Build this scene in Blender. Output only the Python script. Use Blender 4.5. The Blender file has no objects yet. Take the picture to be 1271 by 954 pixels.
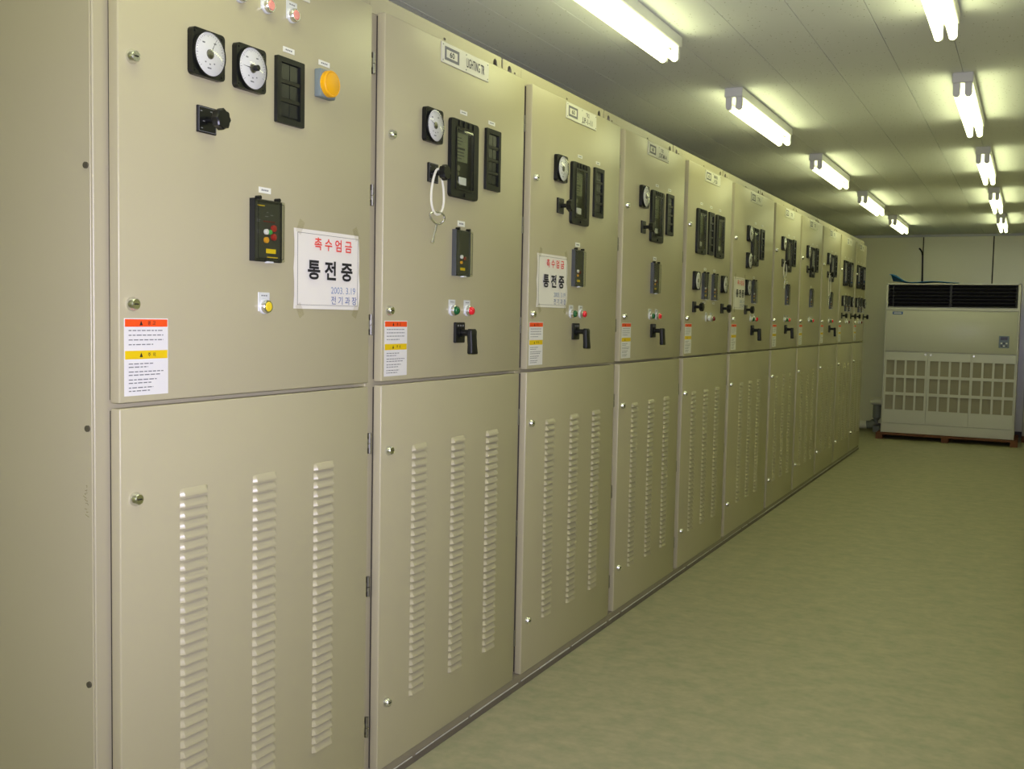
import bpy, bmesh, math, random
from mathutils import Vector, Matrix
random.seed(7)
scene = bpy.context.scene
C = scene.collection

# ------------------------------------------------------------------ camera
cam_data = bpy.data.cameras.new('camera')
cam_data.sensor_fit = 'HORIZONTAL'
cam_data.sensor_width = 36.0
cam_data.lens = 36.0 * 1290.0 / 1271.0
cam_data.clip_start = 0.02
cam_data.clip_end = 60
cam = bpy.data.objects.new('camera', cam_data)
C.objects.link(cam)
_r = Vector((0.89434332, 0.44694403, 0.01977535))
_u = Vector((-0.04678962, 0.04948393, 0.99767834))
_w = Vector((-0.44492781, 0.89319224, -0.06516796))
CAM = Vector((1.70545, 0.0, 1.43339))
cam.matrix_world = Matrix(((_r.x, _u.x, -_w.x, CAM.x), (_r.y, _u.y, -_w.y, CAM.y), (_r.z, _u.z, -_w.z, CAM.z), (0, 0, 0, 1)))
scene.camera = cam

# ------------------------------------------------------------------ world, light, exposure
world = bpy.data.worlds.new('world')
scene.world = world
world.use_nodes = True
world.node_tree.nodes['Background'].inputs[0].default_value = (0.9, 0.95, 0.8, 1)
world.node_tree.nodes['Background'].inputs[1].default_value = 0.02
vs = scene.view_settings
vs.view_transform = 'Standard'
vs.look = 'None'
vs.exposure = 0.0
vs.gamma = 1.0
vs.use_curve_mapping = False
TUBE_STRENGTH = 10.3
TUBE_COLOR = (0.95, 1.0, 0.50)
FLASH_WATTS = 31.0
# the photographer's built-in flash, just above and beside the lens
fl = bpy.data.lights.new('camera_flash', 'AREA')
fl.shape = 'RECTANGLE'
fl.size = 0.03
fl.size_y = 0.018
fl.energy = FLASH_WATTS
fl.color = (0.775, 0.74, 1.0)
fl.spread = math.radians(100)
flo = bpy.data.objects.new('camera_flash', fl)
C.objects.link(flo)
flo.matrix_world = cam.matrix_world.copy()
flo.location = CAM + _u * 0.05 + _r * 0.02 + _w * 0.02

# ------------------------------------------------------------------ helpers
def srgb(r, g, b):
    f = lambda c: (c / 255 / 12.92) if c / 255 <= 0.04045 else ((c / 255 + 0.055) / 1.055) ** 2.4
    return (f(r), f(g), f(b), 1.0)

MATS = {}
def mat(name, col, rough=0.5, metal=0.0, spec=0.5, bump=0.0, bscale=300.0, var=0.0, vscale=6.0, coat=0.0, coat_rough=0.05):
    if name in MATS:
        return MATS[name]
    m = bpy.data.materials.new(name)
    m.use_nodes = True
    nt = m.node_tree
    b = nt.nodes['Principled BSDF']
    b.inputs['Base Color'].default_value = col
    b.inputs['Roughness'].default_value = rough
    b.inputs['Metallic'].default_value = metal
    b.inputs['Specular IOR Level'].default_value = spec
    b.inputs['Coat Weight'].default_value = coat
    b.inputs['Coat Roughness'].default_value = coat_rough
    tc = None
    if bump or var:
        tc = nt.nodes.new('ShaderNodeTexCoord')
    if bump:
        n = nt.nodes.new('ShaderNodeTexNoise')
        n.inputs['Scale'].default_value = bscale
        n.inputs['Detail'].default_value = 2
        nt.links.new(tc.outputs['Object'], n.inputs['Vector'])
        bp = nt.nodes.new('ShaderNodeBump')
        bp.inputs['Strength'].default_value = bump
        bp.inputs['Distance'].default_value = 0.001
        nt.links.new(n.outputs['Fac'], bp.inputs['Height'])
        nt.links.new(bp.outputs['Normal'], b.inputs['Normal'])
    if var:
        n = nt.nodes.new('ShaderNodeTexNoise')
        n.inputs['Scale'].default_value = vscale
        n.inputs['Detail'].default_value = 5
        nt.links.new(tc.outputs['Object'], n.inputs['Vector'])
        mx = nt.nodes.new('ShaderNodeMix')
        mx.data_type = 'RGBA'
        mx.inputs['A'].default_value = tuple(c * (1 - var) for c in col[:3]) + (1,)
        mx.inputs['B'].default_value = tuple(min(1, c * (1 + var)) for c in col[:3]) + (1,)
        nt.links.new(n.outputs['Fac'], mx.inputs['Factor'])
        nt.links.new(mx.outputs['Result'], b.inputs['Base Color'])
    MATS[name] = m
    return m

def glass_mat(name, tint, alpha, rough=0.04):
    """thin clear plastic or glass pane: mostly see-through with a mirror sheen"""
    m = bpy.data.materials.new(name)
    m.use_nodes = True
    nt = m.node_tree
    nt.nodes.clear()
    out = nt.nodes.new('ShaderNodeOutputMaterial')
    tr = nt.nodes.new('ShaderNodeBsdfTransparent')
    tr.inputs[0].default_value = tint
    gl = nt.nodes.new('ShaderNodeBsdfGlossy')
    gl.inputs['Roughness'].default_value = rough
    fr = nt.nodes.new('ShaderNodeLayerWeight')
    fr.inputs[0].default_value = 0.5
    pw = nt.nodes.new('ShaderNodeMath')
    pw.operation = 'POWER'
    pw.inputs[1].default_value = 5.0
    mul = nt.nodes.new('ShaderNodeMath')
    mul.operation = 'MULTIPLY_ADD'
    mul.inputs[1].default_value = 0.95 * alpha
    mul.inputs[2].default_value = 0.04 * alpha
    mx = nt.nodes.new('ShaderNodeMixShader')
    nt.links.new(fr.outputs['Facing'], pw.inputs[0])
    nt.links.new(pw.outputs[0], mul.inputs[0])
    nt.links.new(mul.outputs[0], mx.inputs[0])
    nt.links.new(tr.outputs[0], mx.inputs[1])
    nt.links.new(gl.outputs[0], mx.inputs[2])
    nt.links.new(mx.outputs[0], out.inputs[0])
    MATS[name] = m
    return m

def emit_mat(name, col, strength):
    m = bpy.data.materials.new(name)
    m.use_nodes = True
    nt = m.node_tree
    nt.nodes.clear()
    out = nt.nodes.new('ShaderNodeOutputMaterial')
    e = nt.nodes.new('ShaderNodeEmission')
    e.inputs[0].default_value = col + (1,) if len(col) == 3 else col
    e.inputs[1].default_value = strength
    nt.links.new(e.outputs[0], out.inputs[0])
    MATS[name] = m
    return m

PAINT = mat('beige_powder_coat', srgb(183, 176, 144), 0.33, bump=0.10, bscale=420, var=0.025, vscale=3)
FRAME = mat('beige_frame_paint', srgb(178, 171, 142), 0.42, bump=0.08, bscale=420)
LOUVSHADE = mat('louver_opening_shade', srgb(60, 58, 46), 0.8)  # shade of the louver openings, coloured onto their closed undersides
BLACK = mat('black_bakelite', srgb(20, 21, 20), 0.34, spec=0.35)
BLACKM = mat('black_satin_plastic', srgb(24, 26, 25), 0.42, spec=0.35)
BLACKPANE = mat('dark_window_pane', srgb(34, 36, 35), 0.25, spec=0.3)
DIALW = mat('dial_white', srgb(226, 224, 226), 0.5)
INK = mat('black_ink', srgb(30, 30, 32), 0.7)
GREYINK = mat('grey_ink', srgb(120, 120, 124), 0.7)
REDINK = mat('red_ink', srgb(226, 66, 54), 0.7)
BLUEINK = mat('blue_ink', srgb(52, 82, 150), 0.7)
PALEBLUE = mat('pale_blue_ink', srgb(120, 140, 178), 0.7)
PAPER = mat('white_paper', srgb(234, 230, 220), 0.75)
STICK = mat('white_vinyl_sticker', srgb(230, 228, 226), 0.5)
ORANGE = mat('orange_band', srgb(244, 84, 28), 0.5)
YELLOWB = mat('yellow_band', srgb(232, 198, 16), 0.5)
TAGW = mat('white_engraved_tag', srgb(236, 236, 226), 0.4)
PLATEW = mat('ivory_nameplate', srgb(224, 222, 206), 0.35)
CHROME = mat('chrome', srgb(226, 226, 226), 0.24, metal=1.0)
STEEL = mat('dull_steel', srgb(150, 148, 140), 0.4, metal=1.0)
GREYP = mat('grey_plastic', srgb(120, 132, 134), 0.45)
YELLOWP = mat('yellow_plastic', srgb(240, 176, 16), 0.38)
YELLENS = mat('yellow_lens', srgb(236, 208, 50), 0.25)
REDLENS = mat('red_lens', srgb(228, 34, 50), 0.2, coat=0.5)
PINKLENS = mat('pink_lens', srgb(236, 150, 140), 0.25, coat=0.5)
GREENLENS = mat('green_lens', srgb(16, 92, 50), 0.2, coat=0.5)
DARKLENS = mat('dark_red_lens', srgb(120, 40, 36), 0.25)
CLEARC = mat('clear_collar', srgb(214, 216, 214), 0.25)
RED = mat('red_button', srgb(158, 34, 34), 0.4)
GREEN = mat('green_button', srgb(60, 160, 70), 0.4)
WHITEB = mat('white_button', srgb(235, 235, 225), 0.4)
AMBER = mat('amber_button', srgb(224, 160, 40), 0.4)
RELAYF = mat('relay_faceplate', srgb(52, 54, 46), 0.5)
SCALEP = mat('relay_scale_plate', srgb(120, 124, 96), 0.5)
HOUSW = mat('white_enamel', srgb(222, 222, 220), 0.35)
CORDW = mat('white_cord', srgb(226, 224, 206), 0.6)
ACBODY = mat('ivory_sheet_metal', srgb(214, 212, 206), 0.3, bump=0.03, bscale=200)
ACGREY = mat('grille_filter', srgb(166, 158, 144), 0.8, bump=0.5, bscale=900)
ACBLACK = mat('vent_black', srgb(14, 13, 16), 0.6)
ACVANE = mat('vent_vane', srgb(30, 29, 33), 0.45)
WOOD = mat('pallet_wood', srgb(116, 72, 50), 0.8, var=0.3, vscale=14, bump=0.3, bscale=60)
TARP = mat('blue_tarp', srgb(24, 138, 214), 0.45)
PIPEW = mat('white_pipe_wrap', srgb(244, 242, 222), 0.5)
PIPEG = mat('grey_pipe', srgb(140, 144, 138), 0.5)
WALLM = mat('wall_panel_paint', srgb(246, 244, 196), 0.32, spec=0.9, var=0.03, vscale=1.5, bump=0.03, bscale=120, coat=1.0, coat_rough=0.28)
WALLJ = mat('wall_joint_dark', srgb(60, 58, 44), 0.7)
BASEM = mat('base_channel_paint', srgb(112, 104, 94), 0.6, var=0.25, vscale=9)
CAULK = mat('caulk_bead', srgb(196, 194, 188), 0.6, var=0.2, vscale=30)
DARKM = mat('dark_mark', srgb(40, 38, 28), 0.7)
MARKER = mat('olive_marker', srgb(140, 132, 92), 0.7)
BLUEL = mat('blue_logo', srgb(60, 100, 180), 0.3)
DISPLAY = mat('control_panel_grey', srgb(92, 110, 116), 0.3)
STEELU = mat('grey_glossy_cabinet', srgb(206, 200, 192), 0.18, spec=0.6)
GLASS = glass_mat('clear_glass', (0.97, 0.98, 0.97, 1), 1.0)
SMOKE = glass_mat('smoked_cover', (0.90, 0.91, 0.87, 1), 1.0, 0.08)
RIMG = mat('dark_grey_rim', srgb(62, 66, 64), 0.35)
TUBE = emit_mat('fluorescent_glow', TUBE_COLOR, TUBE_STRENGTH)

# floor: mottled sheet vinyl
def floor_material():
    m = bpy.data.materials.new('mottled_green_vinyl')
    m.use_nodes = True
    nt = m.node_tree
    b = nt.nodes['Principled BSDF']
    tc = nt.nodes.new('ShaderNodeTexCoord')
    mp = nt.nodes.new('ShaderNodeMapping')
    mp.inputs['Scale'].default_value = (1.0, 1.15, 1.0)
    nt.links.new(tc.outputs['Object'], mp.inputs[0])
    n1 = nt.nodes.new('ShaderNodeTexNoise')
    n1.inputs['Scale'].default_value = 9.0
    n1.inputs['Detail'].default_value = 7
    n1.inputs['Roughness'].default_value = 0.62
    n1.inputs['Distortion'].default_value = 0.15
    n2 = nt.nodes.new('ShaderNodeTexNoise')
    n2.inputs['Scale'].default_value = 26
    n2.inputs['Detail'].default_value = 4
    nt.links.new(mp.outputs[0], n1.inputs['Vector'])
    nt.links.new(mp.outputs[0], n2.inputs['Vector'])
    r = nt.nodes.new('ShaderNodeValToRGB')
    r.color_ramp.elements[0].position = 0.30
    r.color_ramp.elements[0].color = srgb(153, 157, 127)
    r.color_ramp.elements[1].position = 0.68
    r.color_ramp.elements[1].color = srgb(188, 181, 151)
    e = r.color_ramp.elements.new(0.5)
    e.color = srgb(173, 169, 140)
    mx = nt.nodes.new('ShaderNodeMix')
    mx.data_type = 'FLOAT'
    mx.inputs['Factor'].default_value = 0.3
    nt.links.new(n1.outputs['Fac'], mx.inputs['A'])
    nt.links.new(n2.outputs['Fac'], mx.inputs['B'])
    nt.links.new(mx.outputs['Result'], r.inputs[0])
    nt.links.new(r.outputs[0], b.inputs['Base Color'])
    b.inputs['Roughness'].default_value = 0.42
    b.inputs['Specular IOR Level'].default_value = 0.35
    return m

# ceiling: pale board with fine pin holes
def ceiling_material():
    m = bpy.data.materials.new('pinhole_ceiling_board')
    m.use_nodes = True
    nt = m.node_tree
    b = nt.nodes['Principled BSDF']
    b.inputs['Roughness'].default_value = 0.8
    tc = nt.nodes.new('ShaderNodeTexCoord')
    v = nt.nodes.new('ShaderNodeTexVoronoi')
    v.inputs['Scale'].default_value = 38
    v.inputs['Randomness'].default_value = 1.0
    nt.links.new(tc.outputs['Object'], v.inputs['Vector'])
    r = nt.nodes.new('ShaderNodeValToRGB')
    r.color_ramp.elements[0].position = 0.07
    r.color_ramp.elements[0].color = srgb(150, 148, 136)
    r.color_ramp.elements[1].position = 0.13
    r.color_ramp.elements[1].color = srgb(236, 238, 240)
    nt.links.new(v.outputs['Distance'], r.inputs[0])
    nt.links.new(r.outputs[0], b.inputs['Base Color'])
    return m
FLOORM = floor_material()
CEILM = ceiling_material()

def bx(bm, x0, x1, y0, y1, z0, z1, bev=0.0, seg=1, mi=0):
    vs_ = [bm.verts.new(p) for p in ((x0, y0, z0), (x1, y0, z0), (x1, y1, z0), (x0, y1, z0), (x0, y0, z1), (x1, y0, z1), (x1, y1, z1), (x0, y1, z1))]
    fs = [bm.faces.new([vs_[i] for i in q]) for q in ((3, 2, 1, 0), (4, 5, 6, 7), (0, 1, 5, 4), (1, 2, 6, 5), (2, 3, 7, 6), (3, 0, 4, 7))]
    for f in fs:
        f.material_index = mi
    if bev:
        es = set()
        for f in fs:
            es.update(f.edges)
        bmesh.ops.bevel(bm, geom=list(es), offset=bev, segments=seg, affect='EDGES', profile=0.5)
    return fs

def prism(bm, prof, axis, a0, a1, mi=0):
    """extrude a 2-D outline (ccw) between a0 and a1 along axis 'x','y' or 'z'"""
    def P(u, v, a):
        return {'x': (a, u, v), 'y': (u, a, v), 'z': (u, v, a)}[axis]
    lo = [bm.verts.new(P(u, v, a0)) for u, v in prof]
    hi = [bm.verts.new(P(u, v, a1)) for u, v in prof]
    n = len(prof)
    fs = [bm.faces.new(hi), bm.faces.new(lo[::-1])]
    for i in range(n):
        fs.append(bm.faces.new((lo[i], lo[(i + 1) % n], hi[(i + 1) % n], hi[i])))
    for f in fs:
        f.material_index = mi
    return fs

def rrect(w, h, r, n=4, cx=0, cy=0):
    pts = []
    for sx, sy, a in ((1, -1, -90), (1, 1, 0), (-1, 1, 90), (-1, -1, 180)):
        for k in range(n + 1):
            t = math.radians(a + 90 * k / n)
            pts.append((cx + sx * (w / 2 - r) + r * math.cos(t), cy + sy * (h / 2 - r) + r * math.sin(t)))
    return pts

def ring(bm, outer, inner, x0, x1, x_in=None, mi=0):
    """frame between two matching outlines in the y-z plane, from x0 (back) to x1 (front)"""
    n = len(outer)
    if x_in is None:
        x_in = x0
    ob = [bm.verts.new((x0, u, v)) for u, v in outer]
    of = [bm.verts.new((x1, u, v)) for u, v in outer]
    inf = [bm.verts.new((x1, u, v)) for u, v in inner]
    inb = [bm.verts.new((x_in, u, v)) for u, v in inner]
    for i in range(n):
        j = (i + 1) % n
        for q in ((ob[i], ob[j], of[j], of[i]), (of[i], of[j], inf[j], inf[i]), (inf[i], inf[j], inb[j], inb[i]), (inb[i], inb[j], ob[j], ob[i])):
            bm.faces.new(q).material_index = mi

def cyl(bm, p0, p1, r0, r1=None, n=16, cap=True, mi=0):
    p0, p1 = Vector(p0), Vector(p1)
    r1 = r0 if r1 is None else r1
    d = (p1 - p0).normalized()
    a = d.orthogonal().normalized()
    b = d.cross(a)
    A = [bm.verts.new(p0 + (a * math.cos(2 * math.pi * k / n) + b * math.sin(2 * math.pi * k / n)) * r0) for k in range(n)]
    B = [bm.verts.new(p1 + (a * math.cos(2 * math.pi * k / n) + b * math.sin(2 * math.pi * k / n)) * r1) for k in range(n)]
    fs = []
    for i in range(n):
        j = (i + 1) % n
        fs.append(bm.faces.new((A[i], A[j], B[j], B[i])))
    if cap:
        fs.append(bm.faces.new(A[::-1]))
        fs.append(bm.faces.new(B))
    for f in fs:
        f.material_index = mi

def lathe(bm, prof, n=20, mi=0):
    """profile of (x, radius) turned about the x axis"""
    rows = []
    for x, r in prof:
        if r < 1e-6:
            rows.append([bm.verts.new((x, 0, 0))])
        else:
            rows.append([bm.verts.new((x, r * math.cos(2 * math.pi * k / n), r * math.sin(2 * math.pi * k / n))) for k in range(n)])
    for a, b in zip(rows, rows[1:]):
        for i in range(n):
            j = (i + 1) % n
            q = [a[i % len(a)], a[j % len(a)], b[j % len(b)], b[i % len(b)]]
            u = []
            for v in q:
                if v not in u:
                    u.append(v)
            if len(u) > 2:
                bm.faces.new(u).material_index = mi

def tube(bm, pts, r, n=8, mi=0):
    pts = [Vector(p) for p in pts]
    rings_ = []
    up = Vector((0.31, 0.17, 0.93)).normalized()
    for i, p in enumerate(pts):
        d = (pts[min(i + 1, len(pts) - 1)] - pts[max(i - 1, 0)]).normalized()
        a = (up - d * up.dot(d)).normalized()
        b = d.cross(a)
        rr = r[i] if isinstance(r, (list, tuple)) else r
        rings_.append([bm.verts.new(p + (a * math.cos(2 * math.pi * k / n) + b * math.sin(2 * math.pi * k / n)) * rr) for k in range(n)])
    for A, B in zip(rings_, rings_[1:]):
        for i in range(n):
            j = (i + 1) % n
            bm.faces.new((A[i], A[j], B[j], B[i])).material_index = mi
    bm.faces.new(rings_[0][::-1]).material_index = mi
    bm.faces.new(rings_[-1]).material_index = mi

MESH = {}
def mesh(key, build, mats, smooth=True):
    if key is not None and key in MESH:
        return MESH[key]
    bm = bmesh.new()
    build(bm)
    bmesh.ops.recalc_face_normals(bm, faces=bm.faces[:])
    me = bpy.data.meshes.new(key or 'mesh')
    bm.to_mesh(me)
    bm.free()
    for m in (mats if isinstance(mats, (list, tuple)) else [mats]):
        me.materials.append(m)
    if smooth:
        for p in me.polygons:
            p.use_smooth = True
        try:
            me.set_sharp_from_angle(angle=math.radians(35))
        except Exception:
            pass
    if key is not None:
        MESH[key] = me
    return me

def obj(name, me, parent=None, loc=(0, 0, 0), rot=None):
    o = bpy.data.objects.new(name, me)
    C.objects.link(o)
    o.location = loc
    if rot:
        o.rotation_euler = rot
    if parent:
        o.parent = parent
    return o

def mk(name, build, mats, parent=None, loc=(0, 0, 0), key=None, smooth=True, rot=None):
    return obj(name, mesh(key, build, mats, smooth), parent, loc, rot)

def thing(name, label, cat, loc=(0, 0, 0), group=None):
    o = obj(name, None, None, loc)
    o.empty_display_size = 0.1
    return tag(o, label, cat, group)

def tag(o, label, cat, group=None):
    o['label'] = label
    o['category'] = cat
    if group:
        o['group'] = group
    return o

def struct(o):
    o['kind'] = 'structure'
    return o

TXT = {}
def text_mesh(body, mt, h, w=None, bold=0.0):
    """flat lettering in the y-z plane, centred, h tall and (optionally) w wide"""
    key = (body, mt.name, round(h, 5), None if w is None else round(w, 5), bold)
    if key in TXT:
        return TXT[key]
    cu = bpy.data.curves.new('lettering', 'FONT')
    cu.body = body
    cu.size = 1.0
    cu.offset = bold
    cu.resolution_u = 3
    o = bpy.data.objects.new('lettering', cu)
    C.objects.link(o)
    dg = bpy.context.evaluated_depsgraph_get()
    me = bpy.data.meshes.new_from_object(o.evaluated_get(dg))
    bpy.data.objects.remove(o)
    bpy.data.curves.remove(cu)
    xs = [v.co.x for v in me.vertices]
    ys = [v.co.y for v in me.vertices]
    sy = h / (max(ys) - min(ys))
    sx = sy if w is None else w / (max(xs) - min(xs))
    cx, cy = (max(xs) + min(xs)) / 2, (max(ys) + min(ys)) / 2
    for v in me.vertices:
        v.co = ((0.0), (v.co.x - cx) * sx, (v.co.y - cy) * sy)
    me.materials.clear()
    me.materials.append(mt)
    TXT[key] = me
    return me

def letters(body, mt, h, parent, loc, w=None, bold=0.0, name='lettering'):
    return obj(name, text_mesh(body, mt, h, w, bold), parent, loc)

# ------------------------------------------------------------------ room shell
X0, X1, Y0, Y1, H = -1.75, 3.45, -3.6, 14.95, 2.63
struct(mk('floor', lambda b: bx(b, X0, X1, Y0, Y1, -0.12, 0.0), FLOORM, smooth=False))
ceil = struct(mk('ceiling', lambda b: bx(b, X0, X1, Y0, Y1, H + 0.012, H + 0.1), CEILM, smooth=False))
PW = 0.2675
k0 = math.ceil((X0 - 0.287) / PW)
edges = [X0] + [0.287 + PW * k for k in range(k0, 40) if X0 + 0.02 < 0.287 + PW * k < X1 - 0.02] + [X1]
for a, b_ in zip(edges, edges[1:]):
    def cp(bm, a=a, b_=b_):
        bx(bm, a + 0.0013, b_ - 0.0013, Y0, Y1, H, H + 0.0125)
    mk('ceiling_panel', cp, CEILM, ceil, smooth=False)

def wall_panels(name, axis, pos, thick, lo, hi, joints):
    """a wall of metal-faced sandwich panels with recessed joints"""
    if axis == 'y':
        w = struct(mk(name, lambda b: bx(b, lo, hi, pos + math.copysign(0.012, thick), pos + thick, 0, H + 0.02) if thick > 0 else bx(b, lo, hi, pos + thick, pos - 0.012, 0, H + 0.02), WALLJ, smooth=False))
    else:
        w = struct(mk(name, lambda b: bx(b, pos + 0.012, pos + thick, lo, hi, 0, H + 0.02) if thick > 0 else bx(b, pos + thick, pos - 0.012, lo, hi, 0, H + 0.02), WALLJ, smooth=False))
    js = [lo] + [j for j in joints if lo + 0.02 < j < hi - 0.02] + [hi]
    for a, b_ in zip(js, js[1:]):
        def pb(bm, a=a, b_=b_):
            p, q = (pos, pos + math.copysign(0.013, thick))
            p, q = min(p, q), max(p, q)
            if axis == 'y':
                bx(bm, a + 0.007, b_ - 0.007, p, q, 0, H + 0.01, 0.002)
            else:
                bx(bm, p, q, a + 0.007, b_ - 0.007, 0, H + 0.01, 0.002)
        mk('wall_panel', pb, WALLM, w, smooth=False)
    return w
wall_panels('wall_back', 'y', Y1, 0.1, X0, X1, [0.356 + 0.855 * k for k in range(-4, 5)])
wall_panels('wall_front', 'y', Y0, -0.1, X0, X1, [0.356 + 0.855 * k for k in range(-4, 5)])
wall_panels('wall_left', 'x', X0, -0.1, Y0, Y1, [Y0 + 0.9 * k for k in range(1, 30)])
wall_panels('wall_right', 'x', X1, 0.1, Y0, Y1, [Y0 + 0.9 * k for k in range(1, 30)])
struct(mk('trim_1', lambda b: bx(b, X0, X1, Y1 - 0.035, Y1, H - 0.03, H, 0.003), HOUSW, smooth=False))
struct(mk('baseboard_back', lambda b: bx(b, X0, X1, Y1 - 0.012, Y1, 0, 0.075, 0.002), BASEM, smooth=False))
# loose cable running up the joint of the end wall, its end bent aside
def wall_cable(b):
    pts = [(0.366, Y1 - 0.012, 1.9), (0.358, Y1 - 0.012, 2.2), (0.354, Y1 - 0.013, 2.35), (0.346, Y1 - 0.016, 2.395), (0.328, Y1 - 0.022, 2.43), (0.308, Y1 - 0.03, 2.45)]
    tube(b, pts, 0.011, 8)
tag(mk('wall_cable', wall_cable, DARKM), 'thin dark cable running up the end wall joint, bent at its tip', 'cable')

# ------------------------------------------------------------------ ceiling lights
def light_fixture(x, y, label):
    t = thing('ceiling_light', label, 'light', (x, y, H), 'twin tube ceiling lights')
    L = 1.25
    def hb(b):
        bx(b, -0.047, 0.047, 0, L, -0.048, 0, 0.004)
    mk('housing', hb, HOUSW, t, key='lt_housing', smooth=False)
    for s in (-1, 1):
        for yy in (0.012, L - 0.034):
            def sb(b):
                prof = [(-0.016, 0.0)] + [(0.016 * math.cos(a), -0.048 + 0.016 * math.sin(a)) for a in [math.pi + math.pi * k / 8 for k in range(9)]] + [(0.016, 0.0)]
                prism(b, prof, 'y', 0, 0.022)
            mk('lamp_holder', sb, HOUSW, t, (s * 0.026, yy, -0.046), key='lt_holder')
        def tb(b):
            cyl(b, (0, 0, 0), (0, L - 0.07, 0), 0.0145, n=14)
        mk('fluorescent_tube', tb, TUBE, t, (s * 0.026, 0.035, -0.094), key='lt_tube')
    return t
ords = ['nearest', 'second', 'third', 'fourth', 'farthest']
for row, (x, ys_, nm) in enumerate(((0.276, 3.08, 'beside the cabinets'), (1.357, 3.15, 'over the open aisle')  )):
    for k in range(-3, 5):
        y = ys_ + 2.275 * k
        if k < 0:
            lab = 'twin tube ceiling light %s the camera in the row %s' % (('just above', 'just behind', 'farthest behind')[-1 - k], nm)
        else:
            lab = '%s twin tube fluorescent ceiling light in the row %s' % (ords[k], nm)
        light_fixture(x, y, lab)

# ------------------------------------------------------------------ switchgear parts
DW = 0.916          # door width
ZS1, ZS2, ZT, ZB = 1.2344, 1.2233, 2.300, 0.052
DT = 0.029          # door thickness
FX = 0.035          # depth of the frame face behind the door fronts
GAPSHADE = mat('door_gap_shade', srgb(64, 60, 48), 0.8)  # dark colour standing in for the shadow in the door gaps
LOUV_Y = (0.216, 0.462, 0.706)
LOUV_N, LOUV_P, LOUV_TOP = 33, 0.0243, 1.019

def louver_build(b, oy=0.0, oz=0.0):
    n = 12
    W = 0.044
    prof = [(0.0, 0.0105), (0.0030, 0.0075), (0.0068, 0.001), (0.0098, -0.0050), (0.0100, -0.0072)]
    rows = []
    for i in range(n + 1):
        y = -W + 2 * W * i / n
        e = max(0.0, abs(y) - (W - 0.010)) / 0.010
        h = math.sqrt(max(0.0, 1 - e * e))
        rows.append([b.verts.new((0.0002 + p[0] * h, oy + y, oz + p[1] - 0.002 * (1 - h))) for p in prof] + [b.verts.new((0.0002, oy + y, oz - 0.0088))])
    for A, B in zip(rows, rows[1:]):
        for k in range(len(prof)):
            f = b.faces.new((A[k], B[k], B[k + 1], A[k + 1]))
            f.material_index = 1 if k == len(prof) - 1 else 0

def door_lock(parent, y, z):
    def kb(b):
        lathe(b, [(0, 0.0150), (0.004, 0.0150), (0.007, 0.0135), (0.0125, 0.0125), (0.0149, 0.0105), (0.0149, 0.0)], 20)
        bx(b, 0.0149, 0.0156, -0.006, 0.006, -0.0015, 0.0015, mi=1)
    mk('door_lock', kb, [CHROME, DARKM], parent, (0, y, z), key='door_lock')

def hinge(parent, y, z):
    def hb(b):
        cyl(b, (0, 0, -0.030), (0, 0, -0.002), 0.0062, n=10)
        cyl(b, (0, 0, 0.000), (0, 0, 0.030), 0.0058, n=10)
        bx(b, -0.008, 0.001, -0.025, 0.0, -0.013, 0.013)
        bx(b, -0.023, -0.004, -0.003, 0.0055, -0.022, 0.022)
    mk('hinge', hb, STEEL, parent, (-0.011, y, z), key='hinge')

def tag_label(parent, y0, y1, z0, z1, name='name_tag'):
    w, h = y1 - y0, z1 - z0
    def lb(b):
        bx(b, 0, 0.0012, -w / 2, w / 2, -h / 2, h / 2)
        for i in range(4):
            a = -w * 0.3 + i * w * 0.155
            bx(b, 0.0012, 0.0014, a, a + w * 0.11, -h * 0.14, h * 0.14, mi=1)
    mk(name, lb, [TAGW, GREYINK], parent, (0, (y0 + y1) / 2, (z0 + z1) / 2), key='tag_%.3f_%.3f' % (w, h), smooth=False)

def warning_sticker(parent, y0, fine):
    w, z0, z1 = 0.124, 1.249, 1.414
    cy, cz = y0 + w / 2, (z0 + z1) / 2
    hz = (z1 - z0) / 2
    def sb(b):
        bx(b, 0, 0.0006, -w / 2, w / 2, -hz, hz)
    s = mk('warning_sticker', sb, STICK, parent, (0, cy, cz), key='sticker', smooth=False)
    mk('orange_band', lambda b: bx(b, 0.0006, 0.0009, -w / 2 + 0.002, w / 2 - 0.002, hz - 0.018, hz - 0.002), ORANGE, s, key='st_o', smooth=False)
    mk('yellow_band', lambda b: bx(b, 0.0006, 0.0009, -w / 2 + 0.002, w / 2 - 0.002, hz - 0.087, hz - 0.069), YELLOWB, s, key='st_y', smooth=False)
    def lines(b):
        zz = [(-0.026, 1), (-0.036, 1), (-0.046, 1), (-0.056, .7), (-0.097, .7), (-0.104, .55), (-0.114, 1), (-0.121, .9), (-0.131, .8), (-0.138, .65), (-0.148, .7), (-0.155, .6)]
        rnd = random.Random(3)
        for z, l in zz:
            a = -w / 2 + 0.012
            end = -w / 2 + 0.012 + l * 0.098
            while a < end:
                ww = rnd.uniform(0.006, 0.014)
                bx(b, 0.0006, 0.0008, a, min(a + ww, end), hz + z - 0.0011, hz + z + 0.0011)
                a += ww + 0.003
    mk('fine_print', lines, GREYINK, s, key='st_l', smooth=False)['kind'] = 'stuff'
    def tri(b):
        for z in (hz - 0.010, hz - 0.078):
            vs_ = [b.verts.new((0.0011, u, v)) for u, v in ((-0.020, z - 0.005), (-0.011, z - 0.005), (-0.0155, z + 0.005))]
            b.faces.new(vs_)
    mk('warning_triangle', tri, INK, s, key='st_t', smooth=False)
    if fine:
        letters('경  고', INK, 0.009, s, (0.0011, 0.014, hz - 0.010), bold=0.01)
        letters('주  의', INK, 0.009, s, (0.0011, 0.014, hz - 0.078), bold=0.01)
    return s

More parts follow.
